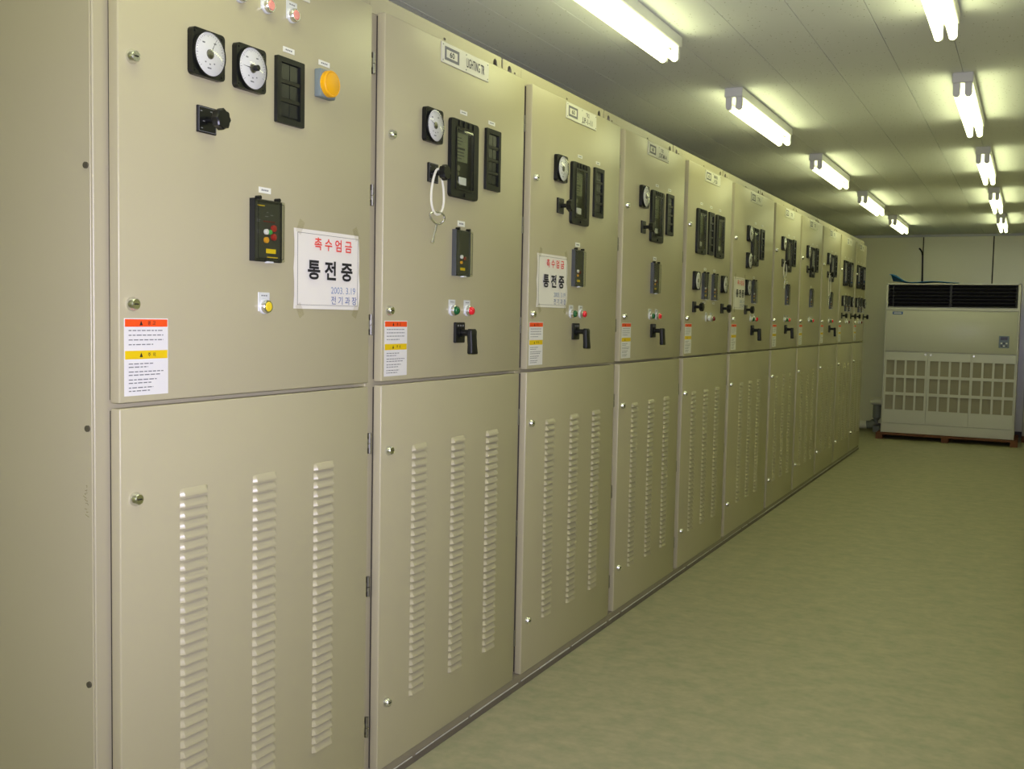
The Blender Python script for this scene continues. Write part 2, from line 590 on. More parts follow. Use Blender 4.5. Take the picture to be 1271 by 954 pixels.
def nameplate(parent, y0, z0, left, right):
    w, h = 0.318, 0.064
    def nb(b):
        bx(b, 0, 0.003, -w / 2, w / 2, -h / 2, h / 2, 0.0008)
    p = mk('nameplate', nb, PLATEW, parent, (0, y0 + w / 2, z0 + h / 2), key='nameplate', smooth=False)
    def fb(b):
        ring(b, [(-0.139, -0.021), (-0.047, -0.021), (-0.047, 0.021), (-0.139, 0.021)], [(-0.129, -0.0125), (-0.057, -0.0125), (-0.057, 0.0125), (-0.129, 0.0125)], 0.003, 0.0036)
    mk('number_frame', fb, GREYINK, p, key='np_frame', smooth=False)
    def rv(b):
        cyl(b, (0.003, 0, 0), (0.0042, 0, 0), 0.0022, n=8)
    for y, z in ((-0.150, 0.024), (-0.150, -0.024), (0.0, 0.024), (0.0, -0.024), (0.150, 0.024), (0.150, -0.024)):
        mk('rivet', rv, STEEL, p, (0, y, z), key='np_rivet')
    if left:
        letters(left, INK, 0.018, p, (0.0037, -0.093, 0.0), w=0.030, bold=0.016)
    for body, hh, y, z, ww in right:
        letters(body, INK, hh, p, (0.0037, y, z), w=ww, bold=0.006)
    return p

def panel_meter(parent, y0, z0, angle=200, knob=False, angle2=None):
    s = 0.104
    def mb(b):
        ring(b, rrect(s, s, 0.010), rrect(s * 0.93, s * 0.93, 0.008), 0.0, 0.015)
        prism(b, rrect(s * 0.935, s * 0.935, 0.008), 'x', 0.0005, 0.0145)
        for sy in (-1, 1):
            for sz in (-1, 1):
                cyl(b, (0.0145, sy * 0.043, sz * 0.043), (0.0165, sy * 0.043, sz * 0.043), 0.003, n=8)
        # round rim
        lathe(b, [(0.0140, 0.0505), (0.0190, 0.0503), (0.0205, 0.0495), (0.0205, 0.0482), (0.0178, 0.0480)], 40)
    m = mk('panel_meter', mb, BLACK, parent, (0, y0 + s / 2, z0 + s / 2), key='meter_body')
    def face(b):
        lathe(b, [(0.0176, 0.0482), (0.0180, 0.0476), (0.0180, 0.0)], 36)
    mk('dial_face', face, DIALW, m, key='meter_face')
    def ticks(b):
        for k in range(31):
            a = math.radians(225 - 250 * k / 30)
            L = 0.006 if k % 5 == 0 else 0.003
            c, sn = math.cos(a), math.sin(a)
            r0, r1, hw = 0.0435 - L, 0.0435, 0.0005
            q = [(r0 * c - hw * sn, r0 * sn + hw * c), (r1 * c - hw * sn, r1 * sn + hw * c), (r1 * c + hw * sn, r1 * sn - hw * c), (r0 * c + hw * sn, r0 * sn - hw * c)]
            b.faces.new([b.verts.new((0.0183, u, v)) for u, v in q])
        for y, z, w in ((-0.014, -0.019, 0.004), (0.0, -0.022, 0.004), (0.014, -0.019, 0.004), (-0.002, -0.031, 0.012), (-0.02, 0.023, 0.008), (0.016, 0.026, 0.008)):
            bx(b, 0.0180, 0.0183, y - w / 2, y + w / 2, z - 0.0015, z + 0.0015)
    mk('dial_marks', ticks, GREYINK, m, key='meter_ticks', smooth=False)
    def needle(b):
        b.faces.new([b.verts.new(p) for p in ((0.0200, -0.006, -0.0018), (0.0200, 0.041, 0.0), (0.0200, -0.006, 0.0018))])
    mk('needle', needle, INK, m, key='meter_needle', rot=(math.radians(angle), 0, 0), smooth=False)
    def hub(b):
        lathe(b, [(0.0180, 0.011), (0.0205, 0.0105), (0.0217, 0.006), (0.0227, 0.004), (0.0227, 0.0)], 18)
    mk('hub', hub, STEEL, m, key='meter_hub')
    if knob:
        mk('zero_knob', lambda b: lathe(b, [(0.025, 0.007), (0.035, 0.007), (0.036, 0.006), (0.036, 0.0)], 14), BLACK, m, key='meter_knob')
    def gl(b):
        pr = [(0.0202 + 0.0062 * math.cos(t), 0.0484 * math.sin(t)) for t in [math.pi / 2 * (1 - k / 6) for k in range(7)]]
        pr[-1] = (pr[-1][0], 0.0)
        lathe(b, pr, 32)
    mk('dial_glass', gl, GLASS, m, key='meter_glass')
    return m

def drawout_relay(parent, y0, z0):
    w, h = 0.186, 0.252
    def fb(b):
        ring(b, rrect(w, h, 0.014), rrect(w * 0.985, h * 0.99, 0.013), 0, 0.008)
        ring(b, rrect(w * 0.99, h * 0.993, 0.013), rrect(0.118, 0.196, 0.006), 0.007, 0.0125, 0.001)
        prism(b, rrect(0.125, 0.20, 0.005), 'x', 0.0, 0.0012)
    r = mk('protection_relay', fb, BLACKM, parent, (0, y0 + w / 2, z0 + h / 2), key='relay_frame')
    for k in range(4):
        mk('rib', lambda b: bx(b, 0.0125, 0.0165, -0.004, 0.004, -0.010, 0.010, 0.0015), BLACK, r, (0, -0.042 + k * 0.031, h / 2 - 0.0135), key='relay_rib', smooth=False)
    def inner(b):
        ring(b, rrect(0.124, 0.202, 0.006), rrect(0.112, 0.190, 0.005), 0.0115, 0.015)
    mk('window_frame', inner, BLACK, r, key='relay_wf')
    def plate(b):
        bx(b, 0.0013, 0.002, -0.050, 0.034, -0.006, 0.086)
    pl = mk('scale_plate', plate, SCALEP, r, key='relay_plate', smooth=False)
    def marks(b):
        for z, l, t in ((0.070, .5, .0012), (0.06, .6, .0012), (0.050, .45, .0012), (0.036, .8, .0032), (0.024, .7, .0016), (0.014, .75, .0016), (0.004, .5, .0012)):
            bx(b, 0.002, 0.0022, -0.044, -0.044 + 0.074 * l, z - t, z + t)
    mk('scale_marks', marks, INK, r, key='relay_marks', smooth=False)
    mk('setting_tag', lambda b: bx(b, 0.0013, 0.004, -0.022, 0.024, -0.080, -0.056), TAGW, r, key='relay_tag', smooth=False)
    def knobs(b):
        cyl(b, (0.001, -0.036, -0.030), (0.009, -0.036, -0.030), 0.010, n=14)
        cyl(b, (0.001, -0.034, -0.048), (0.007, -0.034, -0.048), 0.006, n=12)
    mk('setting_dial', knobs, STEEL, r, key='relay_knobs')
    mk('reset_lever', lambda b: tube(b, [(0.004, -0.040, -0.072), (0.008, -0.030, -0.082), (0.006, -0.022, -0.085)], 0.0022, 6), STEEL, r, key='relay_lever')
    mk('cover_glass', lambda b: bx(b, 0.0124, 0.0134, -0.0565, 0.0565, -0.0955, 0.0955), GLASS, r, key='relay_glass', smooth=False)
    def nub(b):
        cyl(b, (0.0125, 0, 0), (0.017, 0, 0), 0.006, n=12)
    mk('cover_screw', nub, BLACK, r, (0, 0, -h / 2 + 0.012), key='relay_nub')
    return r

def annunciator(parent, y0, z0, w, h, rows):
    def fb(b):
        ring(b, rrect(w, h, 0.003, 2), rrect(w * 0.70, h * 0.84, 0.002, 2), 0, 0.010, 0.001)
        prism(b, rrect(w * 0.72, h * 0.86, 0.002, 2), 'x', 0.0, 0.0012)
    a = mk('annunciator', fb, BLACKM, parent, (0, y0 + w / 2, z0 + h / 2), key='ann_%.3f' % h)
    iw, ih = w * 0.70, h * 0.84
    ph = ih / rows
    for r in range(rows):
        for c in (-1, 1):
            def pb(b):
                bx(b, 0.0012, 0.0040, -iw / 4 + 0.0012, iw / 4 - 0.0012, -ph / 2 + 0.006, ph / 2 - 0.001)
            mk('window_pane', pb, BLACKPANE, a, (0, c * iw / 4, -ih / 2 + ph * (r + 0.5)), key='annp_%.3f_%d' % (h, rows), smooth=False)
    for r in range(1, rows):
        mk('cross_bar', lambda b: bx(b, 0.0012, 0.008, -iw / 2, iw / 2, -0.005, 0.004), BLACK, a, (0, 0, -ih / 2 + ph * r), key='annb_%.3f' % w, smooth=False)
    return a

def selector_switch(parent, y0, z0, fluted=True):
    s = 0.060
    def pb(b):
        bx(b, 0, 0.007, -s / 2, s / 2, -s / 2, s / 2, 0.0015)
    p = mk('selector_switch', pb, BLACK, parent, (0, y0 + s / 2, z0 + s / 2), key='sw_plate', smooth=False)
    def rim(b):
        ring(b, rrect(0.055, 0.055, 0.002, 2), rrect(0.053, 0.053, 0.002, 2), 0.007, 0.0074)
        for y, z in ((-0.02, 0.018), (-0.012, -0.004), (0.012, 0.02), (-0.018, -0.02)):
            bx(b, 0.007, 0.0074, y - 0.003, y + 0.003, z - 0.001, z + 0.001)
    mk('scale_engraving', rim, GREYINK, p, key='sw_rim', smooth=False)
    mk('shaft', lambda b: cyl(b, (0.007, 0, 0), (0.040, 0, 0), 0.0085, n=14), BLACK, p, key='sw_shaft')
    def kb(b):
        n = 32
        A, B, C_, D = [], [], [], []
        for k in range(n):
            t = 2 * math.pi * k / n
            r = 0.0225 + 0.0018 * math.cos(8 * t)
            for L, x, f in ((A, 0.036, 0.86), (B, 0.039, 1.0), (C_, 0.054, 1.0), (D, 0.057, 0.88)):
                L.append(b.verts.new((x, r * f * math.cos(t), r * f * math.sin(t))))
        for P, Q in ((A, B), (B, C_), (C_, D)):
            for i in range(n):
                j = (i + 1) % n
                b.faces.new((P[i], P[j], Q[j], Q[i]))
        b.faces.new(A[::-1])
        b.faces.new(D)
    mk('knob', kb, BLACK, p, key='sw_knob')
    return p

def small_relay(parent, y0, z0, style=0):
    w, h, d = 0.110, 0.151, 0.020
    if style == 1:
        w = 0.112
    def bb(b):
        bx(b, 0, 0.004, -w / 2, w / 2, -h / 2, h / 2, 0.001)
        bx(b, 0.004, 0.006, -w / 2 + 0.008, w / 2 - 0.008, -h / 2 + 0.008, h / 2 - 0.008)
    r = mk('ground_relay', bb, RELAYF, parent, (0, y0 + w / 2, z0 + h / 2), key='srel_%d' % style, smooth=False)
    def cover(b):
        bx(b, 0.0045, d, -w / 2 + 0.001, w / 2 - 0.001, -h / 2 + 0.001, h / 2 - 0.001, 0.0025)
    mk('clear_cover', cover, SMOKE, r, key='srel_cov_%d' % style, smooth=False)
    def rim(b):
        ring(b, rrect(w, h, 0.003, 2), rrect(w - 0.004, h - 0.004, 0.003, 2), 0.0, 0.0085)
        ring(b, rrect(w - 0.016, h - 0.014, 0.003, 2), rrect(w - 0.0185, h - 0.0165, 0.003, 2), d, d + 0.0006)
        bx(b, 0.0, 0.016, -w / 2 - 0.0006, -w / 2 + 0.002, -h / 2, h / 2)
    mk('cover_rim', rim, BLACKM if style == 1 else RIMG, r, key='srel_rim_%d' % style, smooth=False)
    for s in (-1, 1):
        mk('cover_clip', lambda b: cyl(b, (0.003, 0, 0), (0.017, 0, 0), 0.005, n=10), BLACK, r, (0, s * w * 0.32, h / 2 + 0.003), key='srel_clip')
    mk('cover_catch', lambda b: bx(b, 0.004, 0.018, -0.008, 0.008, -0.003, 0.001), CLEARC, r, (0, 0.004, -h / 2), key='srel_catch', smooth=False)
    def dot(name, m, y, z, rr):
        mk(name, lambda b: lathe(b, [(0.006, rr), (0.0115, rr), (0.0125, rr * 0.7), (0.0125, 0)], 14), m, r, (0, y, z), key='dot_%s_%.3f' % (m.name, rr))
    if style == 1:
        dot('push_button', RED, 0.024, 0.008, 0.0085)
        dot('push_button', RED, 0.024, -0.013, 0.0085)
        dot('push_button', WHITEB, -0.004, -0.002, 0.0070)
        dot('push_button', GREEN, 0.010, -0.002, 0.0060)
        dot('push_button', AMBER, -0.004, -0.022, 0.0075)
        def lab(b):
            bx(b, 0.006, 0.007, -0.002, 0.034, -0.054, -0.043)
        mk('yellow_label', lab, YELLOWB, r, key='srel_lab1', smooth=False)
        def mk2(b):
            for i in range(5):
                bx(b, 0.006, 0.0066, -0.012 + i * 0.009, -0.006 + i * 0.009, 0.022, 0.025)
        mk('indicator_lamp', mk2, DARKLENS, r, key='srel_led', smooth=False)
        def pr(b):
            bx(b, 0.006, 0.0064, -0.034, -0.008, 0.060, 0.062)
            bx(b, 0.006, 0.0064, 0.002, 0.042, -0.0645, -0.0625)
        mk('yellow_print', pr, YELLOWB, r, key='srel_pr', smooth=False)
        def wp(b):
            for i, (y, z, l) in enumerate(((-0.036, 0.026, .012), (-0.036, 0.022, .010), (-0.036, 0.0, .008), (-0.036, -0.005, .010), (-0.006, 0.036, .012), (0.014, 0.040, .010), (0.0, 0.046, .006))):
                bx(b, 0.006, 0.0063, y, y + l, z - 0.0008, z + 0.0008)
        mk('white_print', wp, GREYINK, r, key='srel_wp', smooth=False)
    else:
        dot('push_button', WHITEB, -0.004, -0.012, 0.0065)
        dot('push_button', AMBER, -0.006, -0.030, 0.0050)
        dot('push_button', DARKLENS, 0.016, -0.016, 0.0065)
        mk('yellow_label', lambda b: bx(b, 0.006, 0.007, -0.008, 0.022, -0.056, -0.047), YELLOWB, r, key='srel_lab0', smooth=False)
    return r

def pilot_lamp(parent, y, z, lens, plate=True, flat=False):
    def bb(b):
        if plate:
            bx(b, 0, 0.0014, -0.0215, 0.0215, -0.012, 0.035, 0.0006)
        lathe(b, [(0.0, 0.0190), (0.004, 0.0190), (0.006, 0.0175), (0.006, 0.0)], 20)
    p = mk('pilot_lamp', bb, CLEARC, parent, (0, y, z), key='pl_base_%d' % plate)
    if plate:
        mk('lamp_print', lambda b: [bx(b, 0.0014, 0.0017, -0.010 + k * 0.008, -0.004 + k * 0.008, 0.0255, 0.0285) for k in range(3)], GREYINK, p, key='pl_print', smooth=False)
    mk('collar', lambda b: lathe(b, [(0.005, 0.0165), (0.015, 0.0165), (0.017, 0.0150), (0.017, 0.0125)], 20), CHROME, p, key='pl_collar')
    pr = [(0.014, 0.0125), (0.0170, 0.0122), (0.0190, 0.0100), (0.0195, 0.0)] if flat else [(0.014, 0.0138), (0.022, 0.0138), (0.026, 0.0115), (0.0285, 0.0070), (0.029, 0.0)]
    mk('lens', lambda b: lathe(b, pr, 20), lens, p, key='pl_lens_%s_%d' % (lens.name, flat))
    return p

def breaker_handle(parent, y, z):
    def pb(b):
        bx(b, 0, 0.010, -0.032, 0.032, -0.034, 0.034, 0.0025)
    p = mk('operating_handle', pb, BLACKM, parent, (0, y, z), key='hd_plate', smooth=False)
    def notch(b):
        for yy in (-0.016, 0.0, 0.016):
            bx(b, 0.010, 0.0106, yy - 0.004, yy + 0.004, 0.020, 0.026)
    mk('position_marks', notch, GREYINK, p, key='hd_marks', smooth=False)
    mk('shaft', lambda b: (cyl(b, (0.009, 0, 0), (0.016, 0, 0), 0.017, n=18), cyl(b, (0.016, 0, 0), (0.052, 0, 0), 0.0105, n=16)), BLACK, p, key='hd_shaft')
    def grip(b):
        # flat tapering lever hanging down from the end of the shaft
        secs = [(0.013, 0.016, 0.046, 0.060), (0.006, 0.020, 0.043, 0.063), (-0.012, 0.019, 0.044, 0.063), (-0.040, 0.019, 0.046, 0.065), (-0.066, 0.022, 0.047, 0.067), (-0.070, 0.020, 0.049, 0.066)]
        rings_ = []
        for zz, hw, xa, xb in secs:
            cx, w = (xa + xb) / 2, (xb - xa)
            rings_.append([b.verts.new((cx + v, u, zz)) for u, v in rrect(hw * 2, w, 0.005, 3)])
        n = len(rings_[0])
        for P, Q in zip(rings_, rings_[1:]):
            for i in range(n):
                j = (i + 1) % n
                b.faces.new((P[i], P[j], Q[j], Q[i]))
        b.faces.new(rings_[0])
        b.faces.new(rings_[-1][::-1])
    mk('grip', grip, BLACKM, p, key='hd_grip')
    return p

def buzzer(parent, y0, z0):
    w, h = 0.066, 0.073
    b0 = mk('buzzer', lambda b: bx(b, 0, 0.022, -w / 2, w / 2, -h / 2, h / 2, 0.004, 2), GREYP, parent, (0, y0 + w / 2, z0 + h / 2))
    mk('sounder_cap', lambda b: lathe(b, [(0.021, 0.0345), (0.034, 0.0340), (0.0365, 0.0315), (0.0355, 0.0290), (0.0365, 0.0265), (0.0370, 0.0)], 36), YELLOWP, b0)
    def sl(b):
        for k in range(24):
            a = 2 * math.pi * k / 24
            c, s = math.cos(a), math.sin(a)
            b.faces.new([b.verts.new((0.0368, 0.0288 * c + u * s + v * c, 0.0288 * s - u * c + v * s)) for u, v in ((-0.0022, -0.0007), (0.0022, -0.0007), (0.0022, 0.0007), (-0.0022, 0.0007))])
    mk('sound_slot', sl, AMBER, b0, smooth=False)

def paper_notice(y_world, z, label, full=True, curl=0.0):
    """printed A4 sheet, taped to a door"""
    w, h = 0.288, 0.207
    t = thing('paper_notice', label, 'notice', (0.0006, y_world, z), 'paper notices taped to the cabinets')
    def sheet(b):
        nx, nz = 12, 6
        g = [[None] * (nz + 1) for _ in range(nx + 1)]
        for i in range(nx + 1):
            for j in range(nz + 1):
                u, v = i / nx, j / nz
                bul = 0.0025 * math.sin(math.pi * u) * (0.5 + 0.5 * math.cos(3 * math.pi * v + 1)) * (0.3 + curl)
                edge = 0.004 * curl * (1 - min(u, 1 - u) * 2) ** 3 * math.sin(2 * math.pi * v) ** 2
                g[i][j] = b.verts.new((0.0004 + bul + edge, -w / 2 + w * u + 0.0025 * math.sin(5 * v) * (u > 0.9), -h / 2 + h * v))
        for i in range(nx):
            for j in range(nz):
                b.faces.new((g[i][j], g[i + 1][j], g[i + 1][j + 1], g[i][j + 1]))
        r = bmesh.ops.extrude_face_region(b, geom=b.faces[:])
        for v in r['geom']:
            if isinstance(v, bmesh.types.BMVert):
                v.co.x -= 0.0003
    mk('sheet', sheet, PAPER, t)
    X = 0.0052 if curl > 0.5 else 0.0036
    def bord(b):
        o = [(-w / 2 + 0.010, -h / 2 + 0.010), (w / 2 - 0.010, -h / 2 + 0.010), (w / 2 - 0.010, h / 2 - 0.010), (-w / 2 + 0.010, h / 2 - 0.010)]
        i = [(a * 0.993, c * 0.991) for a, c in o]
        ring(b, o, i, X - 0.0004, X)
    mk('border_line', bord, INK, t, smooth=False)
    letters('촉 수 엄 금', REDINK, 0.033, t, (X, 0.020, 0.069), w=0.168, bold=0.018, name='red_lettering')
    letters('통 전 중', INK, 0.052, t, (X, 0.008, 0.0), w=0.200, bold=0.030, name='black_lettering')
    letters('2003. 3.19', PALEBLUE, 0.018, t, (X, 0.066, -0.052), w=0.112, name='date_lettering')
    letters('전 기 과 장', BLUEINK, 0.022, t, (X, 0.070, -0.079), w=0.118, bold=0.004, name='blue_lettering')
    TAPE = glass_mat('clear_tape', (0.965, 0.96, 0.94, 1), 0.35, 0.35) if 'clear_tape' not in MATS else MATS['clear_tape']
    for sy, sz in ((-1, 1), (1, 1), (-1, -1), (1, -1)):
        def tb(b):
            bx(b, X - 0.0002, X + 0.0001, -0.011, 0.011, -0.018, 0.018)
        mk('tape', tb, TAPE, t, (0.0004, sy * (w / 2 - 0.020), sz * (h / 2 + 0.004)), key='tape_%.4f' % X, smooth=False, rot=(math.radians(28 * sy * sz), 0, 0))
    return t

def key_on_cord(y_world, zk, drop, label, plain=False):
    """key hanging on a loop of white cord from a selector switch"""
    t = thing('key_on_cord', label, 'key', (0.022, y_world, zk), 'keys hanging on white cords')
    def cord(b):
        pts = []
        n = 28
        for k in range(n + 1):
            a = 2 * math.pi * k / n
            s = (1 - math.cos(a)) / 2
            y = 0.041 * math.sin(a) * (0.5 + 0.5 * s) if True else 0
            pts.append((0.004 * math.sin(a), y, 0.0115 - (drop + 0.0115) * s))
        tube(b, pts, 0.0040, 8)
    mk('cord', cord, CORDW, t)
    def kb(b):
        # oval bow
        pts = [(0.004 * math.sin(2 * a), 0.044 * math.cos(a), -drop - 0.010 + 0.018 * math.sin(a)) for a in [2 * math.pi * k / 20 for k in range(21)]]
        tube(b, pts, 0.0034, 8)
    mk('key_bow', kb, CHROME, t)
    def sh(b):
        cyl(b, (0, -0.004, -drop - 0.028), (0, -0.026, -drop - 0.082), 0.0046, n=10)
        cyl(b, (0, -0.026, -drop - 0.082), (0, -0.029, -drop - 0.090), 0.0062, n=10)
    mk('key_shaft', sh, CHROME, t)
    return t

# ------------------------------------------------------------------ the cabinet row
YS = [1.578, 2.561, 3.547, 4.541, 5.526, 6.511, 7.686, 8.658, 9.632, 10.610, 11.600]
ENDY = 12.31
LABELS = [
    'beige switchgear cabinet nearest the camera with yellow round buzzer and paper notice',
    'beige switchgear cabinet second in the row, LIGHTING TR nameplate and hanging key',
    'beige switchgear cabinet third in the row, paper notice beside its small relay',
    'beige switchgear cabinet fourth in the row, no notice, one round meter',
    'beige switchgear cabinet fifth in the row, two tall relays around an annunciator',
    'wide beige switchgear cabinet sixth in the row with three stacked round meters',
    'beige switchgear cabinet seventh in the row, just past the wide one',
    'beige switchgear cabinet eighth in the row without an operating handle',
    'beige switchgear cabinet ninth in the row with a long hanging key cord',
    'beige switchgear cabinet tenth in the row, second from the far end',
    'narrow beige switchgear cabinet last in the row at the far end',
]

def top_rail(parent, L, first):
    """upright flange along the cabinet top, with lifting cut-outs"""
    z0, z1 = ZT - 0.004, 2.353
    c = 0.797 if L > 0.9 else L * 0.8
    def rb(b):
        def loop(pts):
            vs_ = [b.verts.new((0, u, v)) for u, v in pts]
            return [b.edges.new((vs_[i], vs_[(i + 1) % len(vs_)])) for i in range(len(vs_))]
        es = loop([(-0.033, z0), (L - 0.034, z0), (L - 0.034, z1), (c + 0.006, z1), (c + 0.006, 2.318), (c - 0.006, 2.318), (c - 0.006, z1), (-0.033, z1)])
        for cy in (c - 0.053, c + 0.060):
            es += loop([(cy - 0.016, 2.317)] + [(cy - 0.016 * math.cos(t), 2.321 + 0.018 * math.sin(t)) for t in [math.pi * k / 8 for k in range(9)]] + [(cy + 0.016, 2.317)])
        for cy in (c - 0.406, c + 0.102):
            if cy > 0.02:
                es += loop([(cy + 0.008 * math.cos(t), 2.3215 + 0.0045 * math.sin(t)) for t in [2 * math.pi * k / 10 for k in range(10)]])
        bmesh.ops.triangle_fill(b, edges=es, use_beauty=True)
        r = bmesh.ops.extrude_face_region(b, geom=b.faces[:])
        for v in r['geom']:
            if isinstance(v, bmesh.types.BMVert):
                v.co.x -= 0.003
    mk('top_rail', rb, FRAME, parent, (-FX + 0.003, 0, 0), smooth=False)

cabs = []
for i, y in enumerate(YS):
    nxt = YS[i + 1] if i + 1 < len(YS) else ENDY + 0.034
    pitch = nxt - y
    dw = pitch - 0.066 if i + 1 < len(YS) else ENDY - y
    t = thing('switchgear_cabinet', LABELS[i], 'cabinet', (0, y, 0), 'switchgear cabinets in the long row')
    cabs.append(t)
    def body(b):
        bx(b, -0.95, -FX, -0.034, pitch - 0.0355, ZB, 2.312, 0.002)
        bx(b, -0.95, -FX - 0.0005, -0.033, pitch - 0.0365, 2.347, 2.350)
        bx(b, -0.95, -FX - 0.0005, -0.034, -0.031, 2.311, 2.349)
        bx(b, -0.95, -FX - 0.0005, pitch - 0.0385, pitch - 0.0355, 2.311, 2.349)
        bx(b, -0.95, -0.947, -0.033, pitch - 0.0365, 2.311, 2.349)
    mk('body', body, FRAME, t, smooth=False)
    top_rail(t, pitch, i == 0)
    def ud(b):
        bx(b, -DT + 0.0008, 0, 0, dw, ZS1, ZT, 0.0035, 3)
    def ld(b):
        bx(b, -DT + 0.0008, 0, 0.001, dw + 0.0, ZB + 0.001, ZS2, 0.0035, 3)
    up = mk('upper_door', ud, PAINT, t, key='ud_%.3f' % dw)
    lo = mk('lower_door', ld, PAINT, t, key='ld_%.3f' % dw)
    for dr, za, zb in ((up, ZS1, ZT), (lo, ZB, ZS2)):
        def sl(b, za=za, zb=zb):
            ring(b, [(0.006, za + 0.006), (dw - 0.006, za + 0.006), (dw - 0.006, zb - 0.006), (0.006, zb - 0.006)], [(0.016, za + 0.016), (dw - 0.016, za + 0.016), (dw - 0.016, zb - 0.016), (0.016, zb - 0.016)], -FX + 0.0003, -DT + 0.001)
        mk('gap_shade_strip', sl, GAPSHADE, dr, smooth=False, key='gap_shade_%.3f_%.2f' % (dw, za))  # added dark strip that deepens the shade behind the door edge
    door_lock(up, 0.036, 1.958)
    door_lock(up, 0.034, 1.444)
    door_lock(lo, 0.041, 1.027)
    door_lock(lo, 0.045, 0.256)
    if i + 1 < len(YS):
        for z in (2.147, 1.774, 1.402):
            hinge(up, dw + 0.0235, z)
        for z in (1.056, 0.631, 0.207):
            hinge(lo, dw + 0.0235, z)
    # louvers
    sh = (pitch - 0.981) / 2
    if i == 10:
        cols = (0.13, 0.345, 0.56)
    else:
        cols = [c + sh for c in LOUV_Y]
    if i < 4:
        lm = mesh('louver', lambda b: louver_build(b), [PAINT, LOUVSHADE])
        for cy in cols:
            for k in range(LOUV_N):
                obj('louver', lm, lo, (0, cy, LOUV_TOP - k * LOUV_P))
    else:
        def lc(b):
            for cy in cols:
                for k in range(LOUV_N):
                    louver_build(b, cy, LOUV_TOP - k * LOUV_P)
        o = mk('louvers', lc, [PAINT, LOUVSHADE], lo)
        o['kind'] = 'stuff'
    warning_sticker(t, 0.013, i < 3)

# --- side of the first cabinet: cover panel with its bolts
side = mk('side_panel', lambda b: bx(b, -0.948, -FX - 0.006, -0.0358, -0.0335, ZB + 0.006, 2.306, 0.0008), PAINT, cabs[0], smooth=False)
for z in (2.27, 1.727, 1.182, 0.635, 0.12):
    mk('bolt', lambda b: cyl(b, (0, 0.001, 0), (0, -0.004, 0), 0.0068, n=12), mat('dull_bolt', srgb(84, 80, 64), 0.5), side, (-0.052, -0.0355, z), key='side_bolt')
def scribble(b):
    rnd = random.Random(5)
    z = 1.060
    for k in range(9):
        c = -0.062 + rnd.uniform(-0.002, 0.002) + k * 0.0008
        pts = [(c + rnd.uniform(-0.006, 0.006), -0.0361, z + rnd.uniform(-0.003, 0.003)) for _ in range(3)]
        tube(b, pts, 0.0006, 4)
        z -= 0.0078
mk('marker_scrawl', scribble, MARKER, side)

# --- standard instrument layout (offset dy shifts it along the door)
def layout_A(t, dy=0.0, handle=True, needle=160, meter=True):
    panel_meter(t, 0.207 + dy, 1.969, needle)
    drawout_relay(t, 0.367 + dy, 1.817)
    annunciator(t, 0.614 + dy, 1.868, 0.107, 0.208, 4)
    selector_switch(t, 0.240 + dy, 1.847)
    tag_label(t, 0.443 + dy, 0.489 + dy, 2.092, 2.105)
    tag_label(t, 0.641 + dy, 0.688 + dy, 2.092, 2.105)
    small_relay(t, 0.404 + dy, 1.563)
    tag_label(t, 0.438 + dy, 0.485 + dy, 1.727, 1.745)
    pilot_lamp(t, 0.408 + dy, 1.450, GREENLENS)
    pilot_lamp(t, 0.509 + dy, 1.450, REDLENS)
    if handle:
        breaker_handle(t, 0.452 + dy, 1.377)

def layout_B(t, dy=0.0):
    drawout_relay(t, 0.160 + dy, 1.808)
    annunciator(t, 0.400 + dy, 1.815, 0.107, 0.245, 5)
    drawout_relay(t, 0.548 + dy, 1.808)
    for a in (0.235, 0.432, 0.625):
        tag_label(t, a + dy, a + 0.046 + dy, 2.085, 2.098)
    panel_meter(t, 0.127 + dy, 1.603, 120)
    small_relay(t, 0.312 + dy, 1.554)
    small_relay(t, 0.512 + dy, 1.554)
    panel_meter(t, 0.712 + dy, 1.603, 120)
    for a in (0.345, 0.545):
        tag_label(t, a + dy, a + 0.046 + dy, 1.722, 1.735)
        tag_label(t, a + dy, a + 0.046 + dy, 1.530, 1.541)
    selector_switch(t, 0.137 + dy, 1.478)
    selector_switch(t, 0.722 + dy, 1.478)
    pilot_lamp(t, 0.418 + dy, 1.445, CLEARC)
    pilot_lamp(t, 0.518 + dy, 1.445, DARKLENS)

# cabinet 1
t = cabs[0]
panel_meter(t, 0.197, 1.958, 62)
panel_meter(t, 0.341, 1.958, 178, knob=True)
annunciator(t, 0.493, 1.904, 0.108, 0.163, 3)
tag_label(t, 0.526, 0.570, 2.083, 2.096)
buzzer(t, 0.652, 1.996)
tag_label(t, 0.671, 0.718, 2.083, 2.096)
selector_switch(t, 0.223, 1.835)
pilot_lamp(t, 0.365, 2.176, PINKLENS, flat=True)
pilot_lamp(t, 0.462, 2.176, PINKLENS, flat=True)
pilot_lamp(t, 0.558, 2.178, PINKLENS, flat=True)
small_relay(t, 0.404, 1.556, 1)
tag_label(t, 0.437, 0.481, 1.724, 1.738)
pilot_lamp(t, 0.4565, 1.446, YELLENS, flat=True)
nameplate(t, 0.312, 2.228, None, [])
# cabinets 2-4
layout_A(cabs[1], 0, needle=160)
nameplate(cabs[1], 0.314, 2.231, '60', [('LIGHTING TR', 0.030, 0.064, 0.0, 0.122)])
layout_A(cabs[2], 0, needle=170)
nameplate(cabs[2], 0.312, 2.231, '60', [('TR2', 0.016, 0.058, 0.014, 0.036), ('LP-1-11', 0.022, 0.058, -0.012, 0.105)])
layout_A(cabs[3], -0.004, needle=100)
nameplate(cabs[3], 0.308, 2.231, '60', [('TR2', 0.016, 0.050, 0.014, 0.036), ('CNT-M-14', 0.022, 0.062, -0.012, 0.115)])
